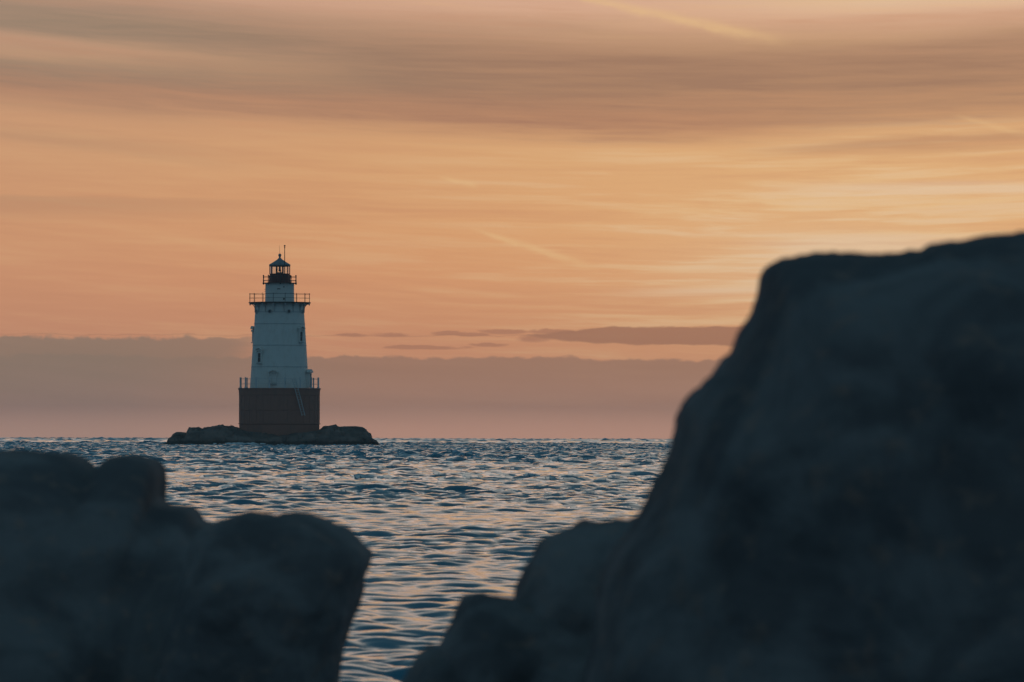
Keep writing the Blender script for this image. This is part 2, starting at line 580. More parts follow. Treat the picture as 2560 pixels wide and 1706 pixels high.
LA, LB, LC, LD = 91.0, 31.7, 171.0, 437.0
tA = ocean_tile(2048, LA, 1.15, 0.22, 20.0, 0.17, R(50), 2.0, 1.5, 11, 3.6, 0.7)      # short harbour chop
tB = ocean_tile(1024, LB, 0.5, 0.10, 0.45, 0.045, R(80), 1.2, 0.5, 12)           # ripples
tC = ocean_tile(2048, LC, 2.3, 0.8, 30.0, 0.30, R(58), 2.0, 1.2, 13, 4.0, 0.4)        # wind waves, growing offshore
tD = ocean_tile(1024, LD, 10.0, 3.0, 60.0, 0.20, R(75), 3.0, 1.0, 14)            # open sea beyond the island
cs, sn = math.cos(0.6), math.sin(0.6)


def sea_grid(azs, rads):
    AZ, RD = np.meshgrid(azs, rads)
    X = RD * np.sin(AZ); Y = RD * np.cos(AZ)
    Z = -RD ** 2 / (2 * EARTH)
    hA = sample(tA, LA, X, Y)
    hB = sample(tB, LB, X * cs - Y * sn, X * sn + Y * cs)
    hC = sample(tC, LC, X * sn + Y * cs, Y * sn - X * cs)
    hD = sample(tD, LD, X, Y)
    fadeB = np.clip(1 - (RD - 60) / 140, 0.0, 1)
    wind_w = 0.20 + 0.80 * np.clip((RD - 60) / 300, 0.0, 1)
    swell = np.clip((RD - 730) / 500, 0.0, 1)           # the open sea beyond the island is rougher
    amp = np.where(np.abs(AZ) < R(9), 1.0, 0.5) * np.clip((RD - 2) / 6, 0, 1)
    # gusty patches: calmer and more ruffled areas
    gust = 1.0 + 0.45 * np.sin(X * 0.21 + 1.7 * np.sin(Y * 0.045)) * np.sin(Y * 0.083 + X * 0.05 + 0.7)
    amp = amp * gust
    X2 = X + amp * (hA[1] + wind_w * hC[1]); Y2 = Y + amp * (hA[2] + wind_w * hC[2])
    Z2 = Z + amp * (hA[0] + hB[0] * fadeB + wind_w * hC[0] + hD[0] * swell)
    nr, nc = X.shape
    co = np.stack([X2, Y2, Z2], -1).reshape(-1, 3)
    idx = np.arange(nr * nc).reshape(nr, nc)
    return co, np.stack([idx[:-1, :-1], idx[1:, :-1], idx[1:, 1:], idx[:-1, 1:]], -1).reshape(-1, 4)[:, ::-1]


def sea_az(n, m):
    side = R(7.3) + (math.pi - R(7.3)) * (np.linspace(0, 1, m)[1:] ** 1.8)
    return np.concatenate([-side[::-1], np.linspace(-R(7.3), R(7.3), n), side])


grids = [sea_grid(sea_az(410, 24), np.concatenate([np.geomspace(2.0, 25.0, 45)[:-1], np.geomspace(25.0, 150.0, 900)])),
         sea_grid(sea_az(300, 24), np.linspace(149.0, 950.0, 1780)),
         sea_grid(sea_az(180, 24), np.concatenate([np.linspace(946.0, 4600.0, 1200), np.linspace(4650.0, 5300.0, 10)]))]
co = np.concatenate([g_[0] for g_ in grids]).astype(np.float32)
offs = np.cumsum([0] + [len(g_[0]) for g_ in grids])
q = np.concatenate([g_[1] + o_ for g_, o_ in zip(grids, offs)])
me = bpy.data.meshes.new('sea')
me.vertices.add(len(co)); me.vertices.foreach_set('co', co.ravel())
me.loops.add(q.size); me.loops.foreach_set('vertex_index', q.ravel().astype(np.int32))
me.polygons.add(len(q))
me.polygons.foreach_set('loop_start', np.arange(0, q.size, 4, dtype=np.int32))
me.update(calc_edges=True)
me.shade_smooth()
me.materials.append(M_sea)
tag(link(bpy.data.objects.new('sea', me)), kind='structure')
print('sea quads', len(q), 'rms height', float(tA[0].std()), float(tC[0].std()), float(tD[0].std()))

# ------------------------------------------------------------------ lighthouse island
D = 711.0
PX = D / FPX                       # metres per photograph pixel at the lighthouse
base = at(698.2, 1115.0, D)
base.z = -D * D / (2 * EARTH)


def zz(py):
    return (1115.0 - py) * PX


top_pts = [(80, 368), (140, 366), (165, 330), (205, 300), (235, 292), (300, 290), (340, 285), (352, 235), (365, 222), (395, 200), (455, 197), (470, 207), (500, 207), (560, 200),
           (610, 192), (655, 185), (700, 190), (740, 197), (855, 203), (930, 216), (1250, 232), (1600, 222), (1650, 212), (1700, 197), (1770, 190),
           (1835, 182), (1850, 193), (1880, 183), (1960, 185), (2010, 190), (2060, 200), (2110, 225), (2125, 250), (2150, 270), (2158, 320), (2190, 372)]
tx = np.array([(380 + p[0] / 3.922 - 698.2) * PX for p in top_pts])
tz = np.array([zz(1020 + p[1] / 3.922) for p in top_pts])


def fbm(p, octs=5, lac=2.1, gain=0.55):
    a, f, r_ = 1.0, 1.0, 0.0
    for _ in range(octs):
        r_ += a * mnoise.noise(Vector(p) * f)
        a *= gain; f *= lac
    return r_


nx, ny = 300, 90
vs = []
x_lo, x_hi = tx[0] - 1.2, tx[-1] + 1.0
for j in range(ny):
    fy = j / (ny - 1) * 2 - 1
    for i in range(nx):
        x = x_lo + (x_hi - x_lo) * i / (nx - 1)
        hw = 8.5 - 3.5 * abs((x + 1) / 15) ** 2.2 + 0.9 * mnoise.noise(Vector((x * 0.35, fy * 2, 1.0)))
        hw = max(hw, 2.0)
        y = fy * hw
        h = float(np.interp(x, tx, tz, left=-1.0, right=-1.0))
        prof = max(0.0, 1 - abs(fy) ** 3.0) ** 0.6
        z = -0.9 + (h + 0.9) * prof
        vd, vp = mnoise.voronoi(Vector((x * 0.5 + 0.25 * y, y * 0.6, z * 1.1)))
        gr = mnoise.noise_vector(vp[0] * 4.1)
        n = fbm((x * 0.8, y * 0.8, 3.0)) * 0.13 + gr.x * 0.35 + gr.dot(Vector((x * 0.5 + 0.25 * y, y * 0.6, 0)) - Vector((vp[0].x, vp[0].y, 0))) * 0.5
        n -= max(0.0, 0.12 - (vd[1] - vd[0])) * 1.6
        k = min(1.0, max(0.0, (math.hypot(x, y) - 4.6) / 1.5))
        z += n * (0.25 + 0.75 * k) * (0.35 if abs(fy) < 0.12 else 1.0)
        # front slopes carry ledges
        if fy < 0:
            z += 0.10 * math.sin(z * 9 + 2.0 * mnoise.noise(Vector((x * 0.3, y * 0.3, 0)))) * prof
        vs.append((x, y, z))
fs = [(j * nx + i, j * nx + i + 1, (j + 1) * nx + i + 1, (j + 1) * nx + i) for j in range(ny - 1) for i in range(nx - 1)]
isl = MB().add(vs, fs).build('rock_island', M_rock_far, None, True, 50)
isl.location = base
tag(isl, 'low dark rock ledge rising from the sea under the lighthouse', 'rock', kind='structure')


# ------------------------------------------------------------------ boulders (closed, rounded, rough)
def fbm_v(p):
    return mnoise.noise_vector(p)


def boulder(name, outline, centre, depth, thick, mat, label, group=None, seg=150, rings=34, rough=0.012, lumps=0.10, power=2.3, lean=0.0, seed=0.0, cut=None, cat='boulder', detail=0.0):
    """outline: photograph pixels around the stone, star-shaped about centre; built at its own distance with real thickness"""
    c0 = at(centre[0], centre[1], depth)
    pts = [at(p[0], p[1], depth) - c0 for p in outline]
    # resample by arc length
    n = len(pts)
    L = [0.0]
    for i in range(n):
        a_, b_ = outline[i], outline[(i + 1) % n]
        seen = -80 < (a_[0] + b_[0]) / 2 < 2640 and min(a_[1], b_[1]) < 1720
        L.append(L[-1] + (pts[(i + 1) % n] - pts[i]).length * (1.0 if seen else 0.22))
    ring = []
    for k in range(seg):
        d = L[-1] * k / seg
        i = max(j for j in range(n) if L[j] <= d)
        f = (d - L[i]) / max(L[i + 1] - L[i], 1e-9)
        ring.append(pts[i].lerp(pts[(i + 1) % n], f))
    # slight smoothing of the traced corners
    ring = [(ring[k - 1] + ring[k] * 4 + ring[(k + 1) % seg]) / 6 for k in range(seg)]
    soft = ring
    for _ in range(seg // 4):
        soft = [(soft[k - 1] + soft[k] * 2 + soft[(k + 1) % seg]) / 4 for k in range(seg)]
    mb = MB()
    vs, fs = [], []
    size = max(p.length for p in ring)

    def place(k, t, side_):
        p = soft[k].lerp(ring[k], t ** 7)
        dp = thick * max(0.0, 1 - t ** power) ** (1 / power) * side_
        q_ = Vector((p.x * t, dp + lean * p.z * t, p.z * t))
        w = q_ / size * 2.2 + Vector((seed * 7.1, seed * 3.3, seed))
        inside = (1 - t ** 4)
        lum = fbm(w * 1.1, 3) * lumps * thick * 1.6
        wq = w + fbm_v(w * 2.0) * 0.15
        lum += (0.28 - abs(mnoise.noise(wq * 1.7))) * lumps * thick * -1.0      # blunt ridges and hollows
        lum += (0.28 - abs(mnoise.noise(wq * 4.1 + Vector((3, 8, 2))))) * lumps * thick * -0.45
        q_.y += lum * inside * side_
        fn = fbm(w * 6.0 + Vector((4, 4, 4)), 4) * rough
        rad_ = Vector((p.x, 0, p.z)).normalized()
        q_ += rad_ * fn * t + Vector((0, side_, 0)) * fn * inside
        return q_
    for i in range(rings + 1):
        t_ = math.sin(math.pi / 2 * i / rings)
        if i == 0:
            vs.append(place(0, 0.0, -1)); continue
        for k in range(seg):
            vs.append(place(k, t_, -1))
    def vid(i, k): return 0 if i == 0 else 1 + (i - 1) * seg + k % seg
    for k in range(seg):
        fs.append((0, vid(1, k + 1), vid(1, k)))
        for i in range(1, rings):
            fs.append((vid(i, k), vid(i, k + 1), vid(i + 1, k + 1), vid(i + 1, k)))
    off = len(vs)
    br = rings // 2
    vs.append(place(0, 0.0, 1))
    for i in range(1, br):
        t_ = math.sin(math.pi / 2 * i / br)
        for k in range(seg):
            vs.append(place(k, t_, 1))
    def bid(i, k):
        if i == 0: return off
        if i == br: return vid(rings, k)
        return off + 1 + (i - 1) * seg + k % seg
    for k in range(seg):
        fs.append((off, bid(1, k), bid(1, k + 1)))
        for i in range(1, br):
            fs.append((bid(i, k), bid(i + 1, k), bid(i + 1, k + 1), bid(i, k + 1)))
    o = mb.add(vs, fs).build(name, mat, None, True, 60)
    o.location = c0
    return tag(o, label, cat, group)


ISL = 'rocks at the ends of the lighthouse island'
def zpx(p): return [(380 + a / 3.922, 1020 + b_ / 3.922) for a, b_ in p]
boulder('boulder', zpx([(60, 362), (100, 350), (140, 346), (165, 322), (188, 285), (205, 258), (235, 240), (270, 236), (335, 242), (365, 262), (385, 300), (390, 440), (40, 440)]),
        zpx([(240, 340)])[0], D - 2.2, 2.2, M_rock_far, 'small dark boulder at the left end of the lighthouse island', ISL, 100, 20, 0.06, 0.2, seed=2.0)
boulder('boulder', zpx([(1905, 320), (1990, 275), (2080, 262), (2150, 285), (2160, 300), (2200, 318), (2222, 345), (2246, 385), (2250, 440), (1900, 440)]),
        zpx([(2080, 360)])[0], D - 4.5, 1.8, M_rock_far, 'dark sloping boulder at the right end of the lighthouse island', ISL, 100, 20, 0.06, 0.2, seed=5.0)

rf = random.Random(5)
fm = MB()
for k in range(330):
    fx_ = rf.gauss(-4.2, 1.1) if k < 140 else rf.uniform(-15.5, 11.5)
    fy_ = -8.3 - rf.random() * 0.8 + 3.3 * abs((fx_ + 1) / 15) ** 2.2
    sz = rf.uniform(0.05, 0.19) * (1.0 if k < 140 else 0.75)
    fm.ball((fx_, fy_, rf.uniform(-0.02, 0.30 if k < 140 else 0.10)), sz, 7, 5, (rf.uniform(1.2, 2.6), 1.0, rf.uniform(0.5, 1.0)))
foam = fm.build('foam', M_foam, None, True, 80)
foam.location = base
tag(foam, 'white wash breaking along the front of the lighthouse island', 'foam', kind='stuff')

# ------------------------------------------------------------------ lighthouse
LH = empty('lighthouse', base)
tag(LH, 'white tapered lighthouse on a round dark brown caisson, standing on the rock island', 'lighthouse')


def rpx(w): return w * PX


# caisson
zc0, zc1 = zz(1094), zz(972)
MB().lathe([(rpx(100), zc0), (rpx(100.3), zz(1060)), (rpx(100.6), zz(1026)), (rpx(100.6), zz(990)), (rpx(101.6), zz(980)), (rpx(102.2), zc1)], 96).build('caisson', M_cais, LH)
for py, hh, ww in ((1060, 1.6, 2.4), (1026, 1.1, 1.2), (988, 1.2, 1.5)):
    MB().lathe([(rpx(100.2), zz(py + hh)), (rpx(100.2 + ww), zz(py + hh * 0.6)), (rpx(100.2 + ww), zz(py - hh * 0.6)), (rpx(100.2), zz(py - hh))], 96).build('caisson_band', M_caisband, LH)
MB().lathe([(rpx(60), zz(974.5)), (rpx(103.4), zz(974.5)), (rpx(103.6), zz(971.6)), (rpx(102.6), zz(971.2)), (rpx(60), zz(970.8))], 96).build('caisson_deck', M_cais, LH)
for k in range(30):                       # rivet plates: vertical seams of the caisson
    a = 2 * math.pi * k / 30 + 0.05
    MB().box((rpx(100.55) * math.sin(a), -rpx(100.55) * math.cos(a), (zz(1058) + zz(990)) / 2),
             Vector((math.cos(a), math.sin(a), 0)) * 0.06, Vector((math.sin(a), -math.cos(a), 0)) * 0.035, (0, 0, (zz(990) - zz(1058)) / 2 - 0.05)).build('plate_seam', M_cais, LH, False)

# tower courses
tower = [(974, 74.0), (918, 70.3), (864, 67.0), (810.4, 63.2), (781, 61.3), (758, 61.0)]


def tower_r(py):
    ys = [p[0] for p in tower][::-1]; rs_ = [p[1] for p in tower][::-1]
    return rpx(float(np.interp(py, ys, rs_)))


for (y0, r0), (y1, r1) in zip(tower[:-1], tower[1:]):
    MB().lathe([(rpx(r0), zz(y0 - 0.5)), (rpx((r0 + r1) / 2), zz((y0 + y1) / 2)), (rpx(r1), zz(y1 + 0.5))], 96).build('tower_course', M_white, LH)
for y_, r_ in tower[1:-1]:
    MB().lathe([(rpx(r_) - 0.05, zz(y_ + 0.9)), (rpx(r_) + 0.045, zz(y_ + 0.7)), (rpx(r_) + 0.045, zz(y_ - 0.7)), (rpx(r_) - 0.05, zz(y_ - 0.9))], 96).build('joint_flange', M_joint, LH)


def frame_at(theta_deg, r):
    a = R(theta_deg)
    nrm = Vector((math.sin(a), -math.cos(a), 0)); tan = Vector((math.cos(a), math.sin(a), 0))
    return nrm * r, nrm, tan


def prism(mb, c, tan, nrm, pts, d0, d1):
    """extrude a polygon (t, z) from nrm depth d0 to d1"""
    n = len(pts)
    vs = [c + tan * p[0] + Vector((0, 0, p[1])) + nrm * d for d in (d0, d1) for p in pts]
    fs = [tuple(range(n - 1, -1, -1)), tuple(range(n, 2 * n))] + [(i, (i + 1) % n, n + (i + 1) % n, n + i) for i in range(n)]
    return mb.add(vs, fs)


def window(theta, ytop, ybot, w, blind=False):
    ym = (ytop + ybot) / 2
    c, nrm, tan = frame_at(theta, tower_r(ym))
    c.z = zz(ym)
    hh = (ybot - ytop) * PX / 2 * 1.08; hw = rpx(w) / 2
    up = Vector((0, 0, 1))
    fr_ = MB()
    for sgn in (-1, 1):
        fr_.box(c + tan * sgn * (hw + 0.07) + nrm * 0.04, tan * 0.07, nrm * 0.12, up * (hh + 0.10))
    fr_.box(c + up * (hh + 0.08) + nrm * 0.045, tan * (hw + 0.14), nrm * 0.125, up * 0.07)
    fr_.box(c + nrm * 0.07, tan * hw, nrm * 0.03, up * 0.012)
    wobj = fr_.build('window', M_white, LH, False)
    MB().box(c + nrm * 0.045, tan * hw, nrm * 0.045, up * hh).build('blind_panel' if blind else 'pane', M_white if blind else M_pane, wobj, False)
    sill = MB().box(c - up * (hh + 0.20) + nrm * 0.10, tan * (hw + 0.18), nrm * 0.16, up * 0.055)
    sill.build('sill', M_joint, wobj, False)
    pd = MB()
    W = hw * 2.5
    zt = hh + 0.52
    prism(pd, c + up * zt, tan, nrm, [(-W, -0.16), (-W, -0.04), (0, 0.24), (W, -0.04), (W, -0.16), (0, 0.12)], 0.0, 0.34)
    prism(pd, c + up * (zt - 0.02), tan, nrm, [(-W * 0.8, -0.24), (0, 0.08), (W * 0.8, -0.24)], 0.0, 0.12)
    for sgn in (-1, 1):
        pd.box(c + tan * sgn * W * 0.72 + up * (hh + 0.16) + nrm * 0.12, tan * 0.07, nrm * 0.13, up * 0.13)
    pd.build('pediment', M_white, wobj, False)
    return wobj


window(-42.4, 885.0, 905.0, 9.6)
window(55.0, 831.6, 852.5, 9.6)
window(-97.0, 831.6, 852.5, 9.6)
window(137.0, 885.0, 905.0, 9.6)
window(-10.0, 941.0, 957.0, 11.0, True)

# door at the right side of the tower foot
c, nrm, tan = frame_at(82.0, tower_r(950))
up = Vector((0, 0, 1))
c.z = zz(951)
dr = MB()
for sgn in (-1, 1):
    dr.box(c + tan * sgn * 0.62 + nrm * 0.12, tan * 0.12, nrm * 0.22, up * rpx(19))
dr.box(c + up * rpx(18.5) + nrm * 0.13, tan * 0.74, nrm * 0.23, up * 0.10)
door = dr.build('door', M_white, LH, False)
MB().box(c + nrm * 0.06, tan * 0.5, nrm * 0.05, up * rpx(18)).build('door_leaf', M_pane, door, False)
pd = MB()
prism(pd, c + up * rpx(21), tan, nrm, [(-1.1, -0.1), (-1.1, 0.04), (0, 0.32), (1.1, 0.04), (1.1, -0.1)], 0.0, 0.48)
pd.build('pediment', M_white, door, False)

OFF = 1.45
for k in range(8):
    th = OFF - 22.5 + 45 * k
    c, nrm, tan = frame_at(th, tower_r(780))
    c.z = zz(780)
    a_ = []
    mb = MB()
    n = 18
    for ri, (rr, dd) in enumerate(((0.27, 0.0), (0.27, 0.13), (0.19, 0.13), (0.19, 0.02))):
        for q_ in range(n):
            p = 2 * math.pi * q_ / n
            a_.append(c + tan * rr * math.cos(p) + Vector((0, 0, rr * math.sin(p))) + nrm * dd)
    mb.add(a_, [(r_ * n + q_, r_ * n + (q_ + 1) % n, (r_ + 1) * n + (q_ + 1) % n, (r_ + 1) * n + q_) for r_ in range(3) for q_ in range(n)])
    ph = mb.build('porthole', M_joint, LH)
    MB().add([c + nrm * 0.05 + tan * 0.2 * math.cos(2 * math.pi * q_ / n) + Vector((0, 0, 0.2 * math.sin(2 * math.pi * q_ / n))) for q_ in range(n)], [tuple(range(n))]).build('pane', M_pane, ph, False)

# main gallery
RG = rpx(76.5)
MB().lathe([(rpx(58), zz(759.6)), (RG, zz(759.2)), (RG + 0.06, zz(758.4)), (RG + 0.06, zz(756.6)), (RG - 0.03, zz(756.2)), (rpx(34), zz(755.8))], 96).build('gallery_deck', M_dark, LH)
for k in range(16):
    th = OFF + 11.25 + 22.5 * k
    _, nrm, tan = frame_at(th, 1)
    r0 = tower_r(779) + 0.02
    pts, rs_ = [], []
    for i in range(9):
        f = i / 8
        ang = f * math.pi / 2
        rr = r0 + (RG - 0.12 - r0) * (1 - math.cos(ang))
        z = zz(780) + (zz(760.2) - zz(780)) * math.sin(ang)
        pts.append(nrm * rr + Vector((0, 0, z)))
    br = MB().tube(pts, 0.045, 6)
    br.box(nrm * (r0 + 0.03) + Vector((0, 0, (zz(782) + zz(760)) / 2)), tan * 0.05, nrm * 0.06, (0, 0, (zz(760) - zz(782)) / 2))
    br.box(nrm * ((r0 + RG) / 2) + Vector((0, 0, zz(760.6))), tan * 0.05, nrm * ((RG - r0) / 2), (0, 0, 0.06))
    br.ball(nrm * (RG - 0.05) + Vector((0, 0, zz(762))), 0.075, 8, 6, (1, 1, 1.6))
    br.build('bracket', M_joint, LH)
rail = MB().torus_rail(RG - 0.03, zz(735.6), 0.022, 96).build('gallery_railing', M_dark, LH)
MB().torus_rail(RG - 0.03, zz(746), 0.018, 96).build('rail', M_dark, rail)
for k in range(16):
    _, nrm, tan = frame_at(OFF + 11.25 + 22.5 * k, 1)
    p = nrm * (RG - 0.03)
    MB().tube([p + Vector((0, 0, zz(756.2))), p + Vector((0, 0, zz(735.4)))], 0.028, 8).ball(p + Vector((0, 0, zz(735.0))), 0.05, 8, 6).build('railing_post', M_dark, rail)

# watch room
MB().lathe([(rpx(36.6), zz(756)), (rpx(36.4), zz(748)), (rpx(35.9), zz(735)), (rpx(35.9), zz(712)), (rpx(36.6), zz(710.4)), (rpx(36.6), zz(708.6))], 72).build('watch_room', M_white, LH)
MB().lathe([(rpx(35.8), zz(735.4)), (rpx(36.5), zz(735.1)), (rpx(36.5), zz(734.3)), (rpx(35.8), zz(734.0))], 72).build('joint_flange', M_joint, LH)
for th, py, w, h in ((-1.5, 723.5, 0.20, 0.05), (19, 718.5, 0.07, 0.07), (19, 748.5, 0.10, 0.10)):
    c, nrm, tan = frame_at(th, rpx(36.0)); c.z = zz(py)
    MB().box(c, tan * w, nrm * 0.05, (0, 0, h)).build('vent', M_dark, LH, False)
c, nrm, tan = frame_at(-92, rpx(36.4))
for py in (724, 729):
    cc = c.copy(); cc.z = zz(py)
    MB().box(cc, tan * 0.18, nrm * 0.07, (0, 0, 0.03)).build('step_iron', M_dark, LH, False)

# upper gallery
RU = rpx(42.0)
MB().lathe([(rpx(30), zz(709.6)), (RU, zz(709.6)), (RU + 0.05, zz(709.2)), (RU + 0.05, zz(707.8)), (rpx(24), zz(707.0))], 72).build('upper_gallery_deck', M_dark, LH)
rail = MB().torus_rail(RU - 0.02, zz(693), 0.026, 72).build('upper_railing', M_dark, LH)
MB().torus_rail(RU - 0.02, zz(702), 0.026, 72).build('rail', M_dark, rail)
for th in (5, 41, 77, 103, 139, 185, -139, -103, -77, -41):
    _, nrm, tan = frame_at(th, 1)
    p = nrm * (RU - 0.02)
    mb = MB().tube([p + Vector((0, 0, zz(y_))) for y_ in (712, 710.5, 708, 706, 702, 699, 693, 690)], [0.05, 0.10, 0.09, 0.05, 0.065, 0.04, 0.065, 0.04], 8)
    mb.ball(p + Vector((0, 0, zz(689.6))), 0.075, 8, 6)
    mb.build('railing_post', M_dark, rail)

# lantern
RL = rpx(25.2)
N10 = 10
ROT = math.pi / 10
MB().lathe([(RL, zz(708)), (RL, zz(686)), (RL + 0.05, zz(685.8)), (RL + 0.05, zz(684.8)), (RL - 0.15, zz(684.6))], N10, ROT).build('lantern_parapet', M_parapet, LH, True, 20)
MB().lathe([(RL - 0.05, zz(667.0)), (RL + 0.06, zz(667.0)), (RL + 0.06, zz(663)), (RL - 0.05, zz(663))], N10, ROT).build('lantern_head', M_dark, LH, True, 20)
for k in range(N10):
    a = 2 * math.pi * k / N10 + ROT
    p = Vector((math.sin(a), -math.cos(a), 0)) * (RL - 0.02)
    MB().tube([p + Vector((0, 0, zz(686))), p + Vector((0, 0, zz(663.5)))], 0.06, 6).build('mullion', M_dark, LH)
    a2 = a + 2 * math.pi / N10
    p2 = Vector((math.sin(a2), -math.cos(a2), 0)) * (RL - 0.02)
    mid_ = (p + p2) / 2; mid_.z = (zz(685) + zz(666.8)) / 2
    tn = (p2 - p).normalized(); nr_ = Vector((mid_.x, mid_.y, 0)).normalized()
    MB().box(mid_, tn * ((p2 - p).length / 2 - 0.09), nr_ * 0.008, (0, 0, (zz(666.8) - zz(685)) / 2)).build('lantern_pane', M_glass, LH, False)
roof = MB().lathe([(RL + 0.08, zz(664.6)), (rpx(26.8), zz(662.6)), (rpx(26.3), zz(661.4)), (rpx(20), zz(658)), (rpx(13), zz(653.6)), (rpx(7), zz(649.6)), (rpx(3.6), zz(646.4)), (rpx(2.4), zz(644.4)), (0.02, zz(644.2))], 20, ROT).build('roof', M_roof, LH, True, 12)
v_ = MB().lathe([(rpx(2.3), zz(645.6)), (rpx(2.2), zz(643.2)), (rpx(2.9), zz(642.6)), (rpx(2.9), zz(641.9)), (rpx(1.8), zz(641.4))], 20)
v_.ball((0, 0, zz(638.4)), rpx(4.0), 20, 12)
v_.build('ventilator_ball', M_roof, roof)
MB().tube([(0, 0, zz(635)), (-0.02, 0, zz(625)), (-0.07, 0, zz(613.5))], [0.022, 0.016, 0.010], 6).build('lightning_rod', M_dark, roof)
# beacon inside the lantern
bc = MB().tube([(0, 0, zz(686)), (0, 0, zz(683))], 0.42, 12)
bc.lathe([(rpx(8), zz(684.8)), (rpx(8), zz(682.2)), (rpx(6), zz(681.2)), (rpx(3), zz(681.0))], 16)
bc.box((0.12, 0, zz(680)), (0.05, 0, 0), (0, 0.05, 0), (0, 0, 0.12))
bc.lathe([(rpx(1.6), zz(679.6)), (rpx(3.4), zz(677.6)), (rpx(3.4), zz(675.8)), (rpx(2.4), zz(675.0))], 16)
bc = bc.build('beacon', M_dark, LH)
MB().lathe([(rpx(2.6), zz(675)), (rpx(2.8), zz(672)), (rpx(2.6), zz(668.6)), (rpx(1.2), zz(667.4)), (rpx(1.2), zz(664))], 16).build('red_lens', M_red, bc)
# pole in front of the lantern, fixed to the upper gallery
pp = Vector((rpx(13.6), -rpx(36), 0))
pm = MB().tube([pp + Vector((0, 0, zz(y_))) for y_ in (709, 650, 621)], [0.055, 0.05, 0.04], 8)
pm.ball(pp + Vector((0, 0, zz(620.4))), 0.085, 8, 6)
pm.tube([pp + Vector((0, 0, zz(621))), pp + Vector((0, 0, zz(615)))], 0.018, 6)
pm.ball(pp + Vector((0, 0, zz(616.2))), 0.11, 10, 8)
pm.build('signal_pole', M_dark, LH)

# caisson deck railing and ladder
RD_ = rpx(100.6)
wire = MB().torus_rail(RD_ - 0.08, zz(948), 0.016, 110, 5, R(52), R(52 + 340)).build('deck_railing', M_post, LH)
MB().torus_rail(RD_ - 0.08, zz(960.6), 0.016, 110, 5, R(38), R(38 + 340)).build('wire', M_post, wire)
rr_ = random.Random(3)
for k in range(16):
    th = 11.25 + 22.5 * k + rr_.uniform(-1.3, 1.3)
    _, nrm, tan = frame_at(th, 1)
    p = nrm * (RD_ - 0.08)
    MB().tube([p + Vector((0, 0, zz(y_))) for y_ in (973, 971, 968, 944.4)], [0.20, 0.17, 0.085, 0.085], 8).build('deck_post', M_post, wire)
lad = MB()
th0, th1 = 21.3, 35.6
def lad_pt(f, off):
    y_ = 949 + (1040 - 949) * f
    th = th0 + (th1 - th0) * f
    c, nrm, tan = frame_at(th, rpx(103.8) + 0.28)
    return c + tan * off + Vector((0, 0, zz(y_)))
ladder = MB().tube([lad_pt(i / 12, -0.22) for i in range(13)], 0.04, 6).build('ladder', M_ladder, LH)
MB().tube([lad_pt(i / 12, 0.22) for i in range(13)], 0.04, 6).build('side_rail', M_ladder, ladder)
for i in range(15):
    f = (i + 0.4) / 15
    MB().tube([lad_pt(f, -0.22), lad_pt(f, 0.22)], 0.026, 6).build('rung', M_ladder, ladder)

# ------------------------------------------------------------------ seabird on the island
bp_ = at(581.5, 1069.5, D)
bird = empty('seabird', (bp_.x, bp_.y, bp_.z - 0.03))
tag(bird, 'small dark seabird standing on the rock left of the caisson', 'bird')
mb = MB()
body = [(-0.20, 0.235), (-0.15, 0.235), (-0.06, 0.215), (0.04, 0.19), (0.14, 0.15), (0.24, 0.095), (0.27, 0.075)]
mb.tube([(x_, 0, z_) for x_, z_ in body], [0.012, 0.050, 0.085, 0.095, 0.075, 0.03, 0.008], 12)
mb.tube([(-0.13, 0, 0.23), (-0.17, 0, 0.29), (-0.19, 0, 0.325)], [0.05, 0.036, 0.034], 10)
mb.ball((-0.20, 0, 0.345), 0.046, 12, 8, (1.15, 0.9, 1))
mb.build('body', M_feather, bird)
for sgn in (-1, 1):
    MB().tube([(-0.10, sgn * 0.075, 0.24), (0.03, sgn * 0.095, 0.215), (0.16, sgn * 0.07, 0.155), (0.29, sgn * 0.02, 0.085)], [0.012, 0.05, 0.035, 0.006], 8).build('wing', M_feather, bird)
    MB().tube([(0.03, sgn * 0.035, 0.12), (0.045, sgn * 0.035, 0.05), (0.035, sgn * 0.035, -0.04)], 0.010, 6).box((0.01, sgn * 0.035, -0.04), (0.035, 0, 0), (0, 0.02, 0), (0, 0, 0.006)).build('leg', M_beak, bird)
MB().tube([(-0.24, 0, 0.345), (-0.275, 0, 0.34), (-0.305, 0, 0.33)], [0.016, 0.012, 0.004], 8).build('beak', M_beak, bird)

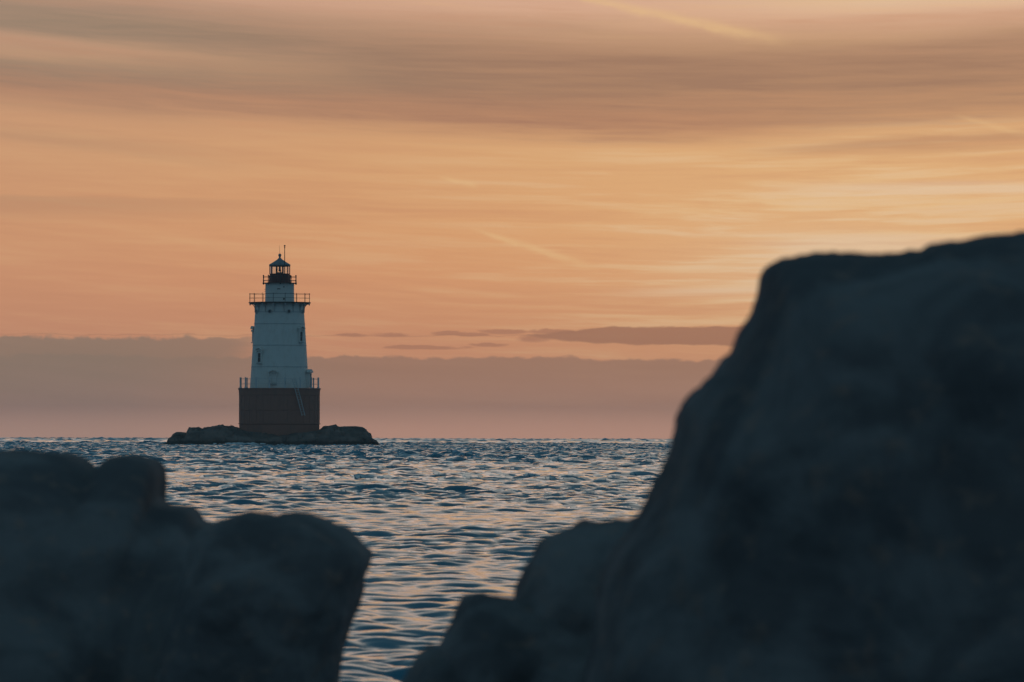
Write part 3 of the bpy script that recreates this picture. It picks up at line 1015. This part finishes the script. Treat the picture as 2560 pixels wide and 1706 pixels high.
# ------------------------------------------------------------------ foreground shore boulders
SH = 'boulders on the near shore'
boulder('boulder', [(-60, 1128), (0, 1126), (60, 1129), (140, 1133), (175, 1142), (200, 1157), (215, 1170), (232, 1180), (245, 1158), (265, 1142), (295, 1137), (330, 1141), (365, 1147), (380, 1158), (387, 1172), (389, 1190),
                    (386, 1215), (381, 1250), (405, 1263), (430, 1266), (455, 1267), (475, 1272), (484, 1287), (492, 1302), (515, 1311), (560, 1330), (620, 1500), (660, 1900), (700, 2600), (700, 3600), (-1300, 3600),
                    (-1350, 2400), (-1050, 1700), (-700, 1300), (-350, 1160), (-150, 1134)],
        (120, 2300), 11.2, 0.60, M_rock_near, 'broad dark outcrop with a rounded knob on top, at the lower left edge', SH, seg=330, rings=60, seed=1.3, power=3.4, lumps=0.10, rough=0.006, lean=0.22)
boulder('boulder', [(470, 1420), (500, 1340), (530, 1316), (560, 1307), (590, 1293), (620, 1281), (645, 1280), (680, 1291), (710, 1285), (745, 1283), (780, 1291), (815, 1302), (845, 1318), (870, 1335), (895, 1355), (915, 1372),
                    (925, 1390), (919, 1415), (908, 1440), (900, 1490), (890, 1530), (870, 1575), (860, 1605), (852, 1650), (845, 1706), (835, 1800), (850, 2000), (890, 2400), (880, 3200), (300, 3200), (330, 2300), (400, 1700)],
        (660, 1640), 10.4, 0.36, M_rock_near, 'two-humped dark boulder with a sheer right side above the water, left foreground', SH, seg=200, rings=44, seed=4.7, power=3.6, lean=0.22)
boulder('boulder', [(2600, 578), (2540, 589), (2496, 597), (2444, 611), (2379, 615), (2335, 618), (2306, 627), (2291, 642), (2262, 640), (2196, 639), (2152, 643), (2101, 635), (2064, 640), (1977, 647), (1945, 655), (1918, 668), (1907, 695),
                    (1902, 735), (1882, 787), (1852, 841), (1830, 882), (1801, 933), (1757, 962), (1717, 1010), (1699, 1042), (1692, 1086), (1681, 1137), (1655, 1189), (1626, 1232), (1604, 1280), (1580, 1320), (1540, 1370), (1508, 1454), (1490, 1556), (1468, 1700),
                    (1430, 1900), (1380, 2300), (1300, 3000), (1320, 3900), (3500, 3900), (3600, 2600), (3400, 1500), (3100, 900), (2850, 640), (2700, 580)],
        (2250, 1650), 8.0, 0.62, M_rock_near, 'tall rough boulder filling the right side of the foreground', SH, seg=300, rings=64, seed=6.2, power=3.0, lumps=0.10, rough=0.011)
boulder('boulder', [(1860, 1320), (1720, 1296), (1593, 1298), (1570, 1303), (1510, 1311), (1460, 1313), (1420, 1325), (1385, 1337), (1366, 1346), (1352, 1360), (1340, 1380), (1328, 1394), (1318, 1420), (1310, 1445), (1300, 1465), (1290, 1488), (1276, 1520),
                    (1265, 1600), (1240, 1800), (1200, 2300), (1160, 3300), (2000, 3300), (2000, 2000), (1950, 1500)],
        (1600, 1720), 9.15, 0.42, M_rock_near, 'smooth dark boulder tucked against the left flank of the tall boulder', SH, seg=200, rings=44, seed=7.4, power=3.6, lumps=0.07, lean=0.2)
boulder('boulder', [(1640, 1560), (1500, 1530), (1380, 1512), (1275, 1504), (1240, 1500), (1215, 1495), (1190, 1494), (1170, 1500), (1158, 1510), (1148, 1525), (1142, 1545), (1130, 1565), (1118, 1585), (1108, 1605), (1098, 1628), (1085, 1700), (1060, 1900), (1030, 2400),
                    (1010, 3200), (1800, 3200), (1820, 2200), (1760, 1700)],
        (1380, 1900), 8.95, 0.34, M_rock_near, 'low stepped boulder in front of the smooth dark boulder, nearest the open water', SH, seg=200, rings=44, seed=8.8, power=3.6, lumps=0.13, lean=0.25)
boulder('boulder', [(1240, 1680), (1160, 1632), (1098, 1625), (1070, 1622), (1050, 1628), (1035, 1645), (1025, 1670), (1010, 1695), (1000, 1715), (985, 1780), (970, 1950), (940, 2400), (930, 3200), (1400, 3200), (1360, 2200), (1300, 1760)],
        (1150, 1960), 8.9, 0.30, M_rock_near, 'lowest boulder at the bottom edge of the picture, beside the open water', SH, seg=160, seed=9.9, power=3.4, lean=0.2)

# ------------------------------------------------------------------ haze: real air between here and the horizon
HZ = MB().box((0, 0, 11.0), (5400, 0, 0), (0, 5400, 0), (0, 0, 17.0))
m = bpy.data.materials.new('haze_air')
m.use_nodes = True
m.node_tree.nodes.clear()
G.tree = m.node_tree
pv = G.node('ShaderNodeVolumePrincipled')
pv.inputs['Color'].default_value = (0.9, 0.88, 0.86, 1)
pv.inputs['Density'].default_value = 1.2e-4
pv.inputs['Anisotropy'].default_value = 0.4
mo = G.node('ShaderNodeOutputMaterial')
m.node_tree.links.new(pv.outputs[0], mo.inputs['Volume'])
hz = HZ.build('haze', m, None, False)
tag(hz, 'thin warm evening haze over the sea', 'haze', kind='stuff')
